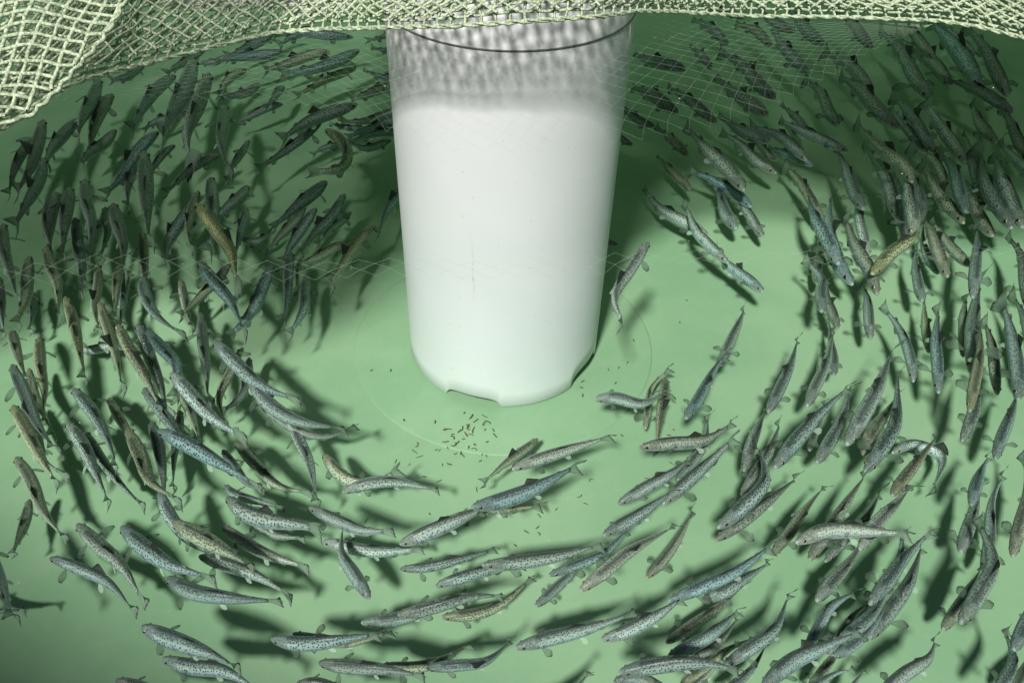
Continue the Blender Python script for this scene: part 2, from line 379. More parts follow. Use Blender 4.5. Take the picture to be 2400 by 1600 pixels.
# ---------------------------------------------------------------- fish
def mat_fish():
    b=N('fish_skin'); uv=b.n('UVMap',uv_map='uv').outputs[0]; oi=b.n('ObjectInfo')
    s=b.n('SeparateXYZ',{0:uv}).outputs; u=s[0]; a=b.math('ABSOLUTE',s[1])
    rnd=b.math('MULTIPLY',oi.outputs['Random'],37.)
    vec=b.n('CombineXYZ',{0:b.math('ADD',b.math('MULTIPLY',u,7.5),rnd),1:b.math('MULTIPLY',s[1],1.55),2:rnd}).outputs[0]
    big=b.noise(vec,2.3,4.,.6).outputs[0]; mid=b.noise(vec,9.,4.,.65).outputs[0]; fine_=b.noise(vec,40.,2.).outputs[0]
    aa=b.math('ADD',a,b.math('MULTIPLY',b.math('SUBTRACT',mid,.5),.16))
    c=b.ramp(aa,[(0,(.055,.065,.055)),(.11,(.085,.095,.08)),(.22,(.23,.245,.21)),(.33,(.60,.64,.57)),(.44,(.54,.60,.58)),(.56,(.36,.42,.43)),(.68,(.52,.58,.56)),(.85,(.70,.74,.69))])
    # cream and golden flecks along the upper flank
    fl=b.math('MULTIPLY',b.step(mid,.47,.62),b.math('MULTIPLY',b.step(a,.03,.16),b.math('SUBTRACT',1.,b.step(a,.42,.6))))
    c=b.mix(b.math('MULTIPLY',fl,.5),c,(.60,.62,.50))
    # soft dark bars on the side
    bar=b.n('TexVoronoi',{'Vector':b.n('CombineXYZ',{0:b.math('ADD',b.math('MULTIPLY',u,13.),rnd),1:b.math('MULTIPLY',s[1],1.2)}).outputs[0],'Scale':1.,'Randomness':.5}).outputs[0]
    bm=b.math('MULTIPLY',b.math('SUBTRACT',1.,b.step(bar,.12,.42)),b.math('MULTIPLY',b.step(a,.3,.45),b.math('SUBTRACT',1.,b.step(a,.6,.72))))
    c=b.mix(b.math('MULTIPLY',bm,.6),c,(.09,.15,.19))
    # scales
    sc=b.n('TexVoronoi',{'Vector':vec,'Scale':26.},feature='DISTANCE_TO_EDGE').outputs[0]
    c=b.mix(b.math('MULTIPLY',b.math('SUBTRACT',1.,b.step(sc,.0,.12)),.35),c,(.16,.18,.16))
    c=b.mix(b.math('MULTIPLY',b.step(fine_,.35,.7),.25),c,(.14,.15,.14))
    # black spots
    vo=b.n('TexVoronoi',{'Vector':vec,'Scale':4.6,'Randomness':.75},voronoi_dimensions='2D'); d=vo.outputs[0]
    size=b.math('ADD',.15,b.math('MULTIPLY',b.math('FRACT',b.math('MULTIPLY',oi.outputs['Random'],91.7)),.11))
    sp_=b.math('SUBTRACT',1.,b.step(d,b.math('MULTIPLY',size,.8),b.math('ADD',size,.06)))
    sp_=b.math('MULTIPLY',sp_,b.math('SUBTRACT',1.,b.step(a,.50,.66)))
    sp_=b.math('MULTIPLY',sp_,b.step(u,.13,.2))
    c=b.mix(b.math('MULTIPLY',sp_,.92),c,(.022,.03,.035))
    # head: plain mottled grey, pale lips, gill line
    hd=b.math('SUBTRACT',1.,b.step(u,.14,.18))
    hc=b.mix(b.step(mid,.4,.62),(.13,.14,.125),(.30,.31,.27)); hc=b.mix(b.step(a,.45,.75),hc,(.55,.58,.52))
    c=b.mix(b.math('MULTIPLY',hd,.85),c,hc)
    gl=b.math('MULTIPLY',b.math('SUBTRACT',1.,b.step(b.math('ABSOLUTE',b.math('SUBTRACT',b.math('ADD',u,b.math('MULTIPLY',b.math('POWER',b.math('SUBTRACT',a,.6),2.),.12)),.178)),.002,.009)),b.step(a,.25,.4))
    c=b.mix(b.math('MULTIPLY',gl,.6),c,(.06,.06,.055))
    c=b.mix(b.math('MULTIPLY',b.math('SUBTRACT',1.,b.step(u,.004,.018)),.5),c,(.62,.63,.56))
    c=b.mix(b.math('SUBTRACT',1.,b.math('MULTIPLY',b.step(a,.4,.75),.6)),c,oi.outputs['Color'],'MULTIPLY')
    h=b.math('SUBTRACT',b.math('MULTIPLY',mid,.6),b.math('MULTIPLY',b.math('SUBTRACT',1.,b.step(sc,0.,.1)),.35))
    bp=b.n('Bump',{'Height':h,'Strength':.5,'Distance':.0006})
    return b.surf(b.bsdf(Base_Color=c,Roughness=.26,Metallic=.0,Normal=bp.outputs[0],**{'Specular IOR Level':.55}).outputs[0])
def mat_fin(name,col,edge,alpha,ealpha):
    b=N(name); uv=b.n('UVMap',uv_map='uv').outputs[0]; s=b.n('SeparateXYZ',{0:uv}).outputs
    ray_=b.math('SINE',b.math('MULTIPLY',s[1],52.)); n=b.noise(uv,9.,3.).outputs[0]
    e=b.math('MULTIPLY',b.step(s[0],.62,1.),b.step(n,.3,.6))
    c=b.mix(b.math('MULTIPLY',b.step(ray_,-.2,.9),.4),col,tuple(x*.45 for x in col)); c=b.mix(e,c,edge)
    al=b.math('ADD',alpha,b.math('MULTIPLY',e,ealpha-alpha)); al=b.math('ADD',al,b.math('MULTIPLY',b.step(ray_,0.,1.),.15),clamp=True)
    al=b.math('MAXIMUM',al,b.math('SUBTRACT',1.,b.step(s[0],.02,.3)))
    return b.surf(b.bsdf(Base_Color=c,Roughness=.5,Alpha=al,**{'Specular IOR Level':.2}).outputs[0])
def mat_eye():
    b=N('fish_eye'); uv=b.n('UVMap',uv_map='uv').outputs[0]; s=b.n('SeparateXYZ',{0:uv}).outputs
    c=b.ramp(s[0],[(0,(.008,.008,.01)),(.55,(.01,.01,.012)),(.62,(.26,.22,.10)),(.8,(.14,.13,.08)),(1,(.12,.12,.10))])
    return b.surf(b.bsdf(Base_Color=c,Roughness=.12).outputs[0])
M_FISH=mat_fish()
M_TAIL=mat_fin('tail_membrane',(.20,.27,.21),(.025,.03,.028),.72,.97)
M_DORS=mat_fin('dorsal_membrane',(.028,.034,.028),(.015,.017,.015),.93,.98)
M_PECT=mat_fin('pectoral_membrane',(.09,.13,.09),(.02,.024,.02),.60,.96)
M_PELV=mat_fin('pelvic_membrane',(.42,.52,.42),(.40,.46,.38),.55,.6)
M_EYE=mat_eye()
SK=[0,.008,.022,.045,.08,.12,.17,.24,.33,.42,.52,.62,.71,.79,.85,.885]
HK=[.08,.19,.33,.47,.62,.75,.86,.95,1.0,1.0,.95,.83,.66,.50,.42,.44]   # half-height profile
WK=[.10,.26,.42,.57,.72,.84,.93,.99,1.0,.96,.86,.70,.50,.33,.22,.14]   # half-width profile
NS=34; NT=18
S_=np.unique(np.concatenate([np.linspace(0,.06,8)**1.0,np.linspace(.06,.885,NS-7)]))
NS=len(S_); HP=np.interp(S_,SK,HK); WP=np.interp(S_,SK,WK)
TH=np.linspace(0,2*math.pi,NT,endpoint=False)
FACES=[(i*NT+k,i*NT+(k+1)%NT,(i+1)*NT+(k+1)%NT,(i+1)*NT+k) for i in range(NS-1) for k in range(NT)]
FACES+= [tuple(range(NT-1,-1,-1)),tuple(range((NS-1)*NT,NS*NT))]
def spline(P,n=80):
    P=np.array(P,float); P=np.vstack([2*P[0]-P[1],P,2*P[-1]-P[-2]]); out=[]
    for i in range(1,len(P)-2):
        p0,p1,p2,p3=P[i-1:i+3]
        d=[max(1e-6,np.linalg.norm(q)**.5) for q in (p1-p0,p2-p1,p3-p2)]
        t=np.linspace(0,1,24,endpoint=(i==len(P)-3))[:,None]
        m1=(p2-p1)+d[1]*((p1-p0)/d[0]-(p2-p0)/(d[0]+d[1])); m2=(p2-p1)+d[1]*((p3-p2)/d[2]-(p3-p1)/(d[1]+d[2]))
        out.append((2*t**3-3*t**2+1)*p1+(t**3-2*t**2+t)*m1+(-2*t**3+3*t**2)*p2+(t**3-t**2)*m2)
    Q=np.vstack(out); d=np.r_[0,np.cumsum(np.linalg.norm(np.diff(Q,axis=0),axis=1))]; s=np.linspace(0,d[-1],n)
    Q=np.stack([np.interp(s,d,Q[:,k]) for k in range(Q.shape[1])],1)
    for _ in range(3): Q[1:-1]=(Q[:-2]+2*Q[1:-1]+Q[2:])/4
    return Q,d[-1]
TONE={'g':(.74,.86,.88),'b':(.68,.86,.95),'B':(.60,.84,.96),'y':(.93,.97,.76),'Y':(1.08,1.05,.66),'d':(.64,.72,.72),'p':(1.05,1.14,1.14),'o':(.82,.82,.70)}  # 'd': dark fish, with some of their shade put into the tint
def grid_mesh(name,rows,uvs):
    nr,nc=len(rows),len(rows[0]); v=[p for r in rows for p in r]
    f=[(i*nc+j,i*nc+j+1,(i+1)*nc+j+1,(i+1)*nc+j) for i in range(nr-1) for j in range(nc-1)]
    me=mesh(name,v,f); setuv(me,[q for r in uvs for q in r]); return me
def make_fish(P,z,b,tone,label,idx):
    r=random.Random(idx*13+5)
    n=len(P); tilt=r.uniform(-.10,.10)
    Q,L=spline([(p[0],p[1],0) for p in P])
    S=np.linspace(0,1,len(Q)); Q[:,2]=z+tilt*L*(.45-S)*.7+.004*np.sin(S*5+r.random()*6)
    T=np.gradient(Q,axis=0); T/=np.linalg.norm(T,axis=1)[:,None]
    roll=r.gauss(0,.13); a=b*1.32
    tw=r.gauss(0,.35)                       # twist that builds up towards the tail
    def frame(s):
        q=np.array([np.interp(s,S,Q[:,k]) for k in range(3)]); t=np.array([np.interp(s,S,T[:,k]) for k in range(3)]); t/=np.linalg.norm(t)
        sd=np.cross((0,0,1),t); sd/=np.linalg.norm(sd); up=np.cross(t,sd)
        w_=roll+tw*max(0,s-.45)
        return q,t,sd*math.cos(w_)+up*math.sin(w_),up*math.cos(w_)-sd*math.sin(w_)
    o0=np.array([np.interp(.4,S,Q[:,k]) for k in range(3)])
    V=np.empty((NS*NT,3)); UV=np.empty((NS*NT,2))
    for i,s in enumerate(S_):
        q,t,sd,up=frame(s); hh=a*HP[i]; ww=b*WP[i]
        ct=np.cos(TH); st=np.sin(TH)
        # slightly fuller below, narrower back
        wz=ww*(1-.10*ct); 
        drop=-.10*a*(1-HP[i]) if s<.3 else 0
        V[i*NT:(i+1)*NT]=q+np.outer(st*wz,sd)+np.outer(ct*hh+drop,up)-o0
        UV[i*NT:(i+1)*NT,0]=s; th=np.where(TH>math.pi,TH-2*math.pi,TH); UV[i*NT:(i+1)*NT,1]=th/math.pi
    v=[tuple(p) for p in V]; uv=[tuple(p) for p in UV]; f=list(FACES)
    # adipose and anal fins are folds of the skin: part of the body mesh
    def fold(s0,s1,hgt,sgn,back):
        m_=5; b0=len(v)
        for j in range(m_):
            s=s0+(s1-s0)*j/(m_-1); q,t,sd,up=frame(s); h0=a*np.interp(s,SK,HK)*.9
            for e in (-1,1):
                v.append(tuple(q+up*sgn*h0+sd*e*.0004-o0)); uv.append((s,.05 if sgn>0 else .9))
            hh=hgt*L*math.sin(math.pi*(.15+.75*j/(m_-1)))
            v.append(tuple(q+up*sgn*(h0+hh)+t*back*L*(.3+.7*j/(m_-1))-o0)); uv.append((s,.12 if sgn>0 else .8))
        for j in range(m_-1):
            k0=b0+j*3; k1=k0+3
            f.append((k0,k1,k1+2,k0+2)); f.append((k0+1,k0+2,k1+2,k1+1))
    fold(.72,.765,.024,1,.03); fold(.655,.73,.045,-1,.02)
    me=mesh('fish',v,f); setuv(me,uv)
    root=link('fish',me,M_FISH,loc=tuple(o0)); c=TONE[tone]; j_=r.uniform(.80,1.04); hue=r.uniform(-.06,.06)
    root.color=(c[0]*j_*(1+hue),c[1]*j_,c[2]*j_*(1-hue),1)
    tag(root,label,'fish','young trout circling in the tank')
    # tail fin
    q,t,sd,up=frame(.875); cur=T[-1]; rows=[];uvs=[]; ln=.135*L; spread=r.uniform(.55,1.0)*.112*L; fork=r.uniform(.30,.42)
    lean=r.gauss(0,.15)
    for i in range(6):
        e=i/5; row=[];ur=[]
        for j in range(9):
            g=j/8*2-1; reach=ln*(1-fork*(1-abs(g)**1.2)*e*1.0)*e
            hh=a*.42*(1-e)+spread*e**.8
            p=q+t*reach+up*g*hh+sd*(lean*reach*e+.004*math.sin(g*3+e*2)*e*e)
            row.append(tuple(p-o0)); ur.append((e,j/8))
        rows.append(row); uvs.append(ur)
    link('tail_fin',grid_mesh('tail_fin',rows,uvs),M_TAIL,root)
    # dorsal fin
    up_=r.uniform(.35,1.1); rows=[];uvs=[]; fold_=r.gauss(0,.5)
    for j in range(6):
        s=.40+.125*j/5; q,t,sd,up=frame(s); h0=a*np.interp(s,SK,HK)*.94; row=[];ur=[]
        H=L*.07*up_*(.22,1.,.86,.66,.46,.28)[j]
        for i in range(4):
            e=i/3; p=q+up*(h0+H*e)+t*(L*.06*e*(1.7-up_))+sd*(fold_*H*e*e)
            row.append(tuple(p-o0)); ur.append((e,j/5))
        rows.append(row); uvs.append(ur)
    link('dorsal_fin',grid_mesh('dorsal_fin',rows,uvs),M_DORS,root)
    # paired fins
    for name,s0,ang0,ln,wd,mat in (('pectoral_fin',.205,1.95,.118,.07,M_PECT),('pelvic_fin',.52,2.45,.075,.045,M_PELV)):
        q,t,sd,up=frame(s0); sw=r.uniform(.35,1.05) if name[1]=='e' and s0<.3 else r.uniform(.9,1.15)
        for sg in (-1,1):
            sw2=sw+r.uniform(-.25,.25); dr=r.uniform(.0,.45) if s0<.3 else .75
            root_p=q+sd*sg*b*np.interp(s0,SK,WK)*math.sin(ang0)*.93+up*a*np.interp(s0,SK,HK)*math.cos(ang0)*.93
            out=sd*sg*math.cos(dr)-up*math.sin(dr); dirv=out*math.cos(sw2)+t*math.sin(sw2); crs=t*math.cos(sw2)-out*math.sin(sw2)
            tiltp=up*math.cos(dr)+sd*sg*math.sin(dr); k_=r.uniform(-.2,.5); rows=[];uvs=[]
            lw=r.uniform(.8,1.1)
            for i in range(6):
                e=i/5; row=[];ur=[]; wd_=wd*L*lw*(.16+.84*math.sin(min(1,e*1.15)*math.pi/2))*(1 if e<.95 else .82)
                for j in range(6):
                    g=j/5-.5; rch=ln*L*lw*e*(1-.55*g*g*e*1.6)
                    p=root_p+dirv*rch+(crs*math.cos(k_)+tiltp*math.sin(k_))*g*wd_+tiltp*(.12*L*ln*math.sin(e*2.5)*.35+.0006*math.sin(j*2+i))
                    row.append(tuple(p-o0)); ur.append((e,j/5))
                rows.append(row); uvs.append(ur)
            link(name,grid_mesh(name,rows,uvs),mat,root)
    # eyes
    q,t,sd,up=frame(.062); hh=a*np.interp(.062,SK,HK); ww=b*np.interp(.062,SK,WK); R_=max(.0013,.0145*L)
    for sg in (-1,1):
        c_=q+sd*sg*(ww*.93-R_*.45)+up*hh*.22-o0; vv=[];ff=[];uu=[]
        ax=sd*sg; e1=t; e2=up
        for i in range(6):
            ph=math.pi*(i+.001)/5*.62
            for k in range(10):
                th=2*math.pi*k/10; p=c_+R_*(ax*math.cos(ph)+(e1*math.cos(th)+e2*math.sin(th))*math.sin(ph))
                vv.append(tuple(p)); uu.append((i/5,k/10))
        for i in range(5):
            for k in range(10): ff.append((i*10+k,i*10+(k+1)%10,i*10+10+(k+1)%10,i*10+10+k))
        me=mesh('eye',vv,ff); setuv(me,uu); link('eye',me,M_EYE,root)
    return root
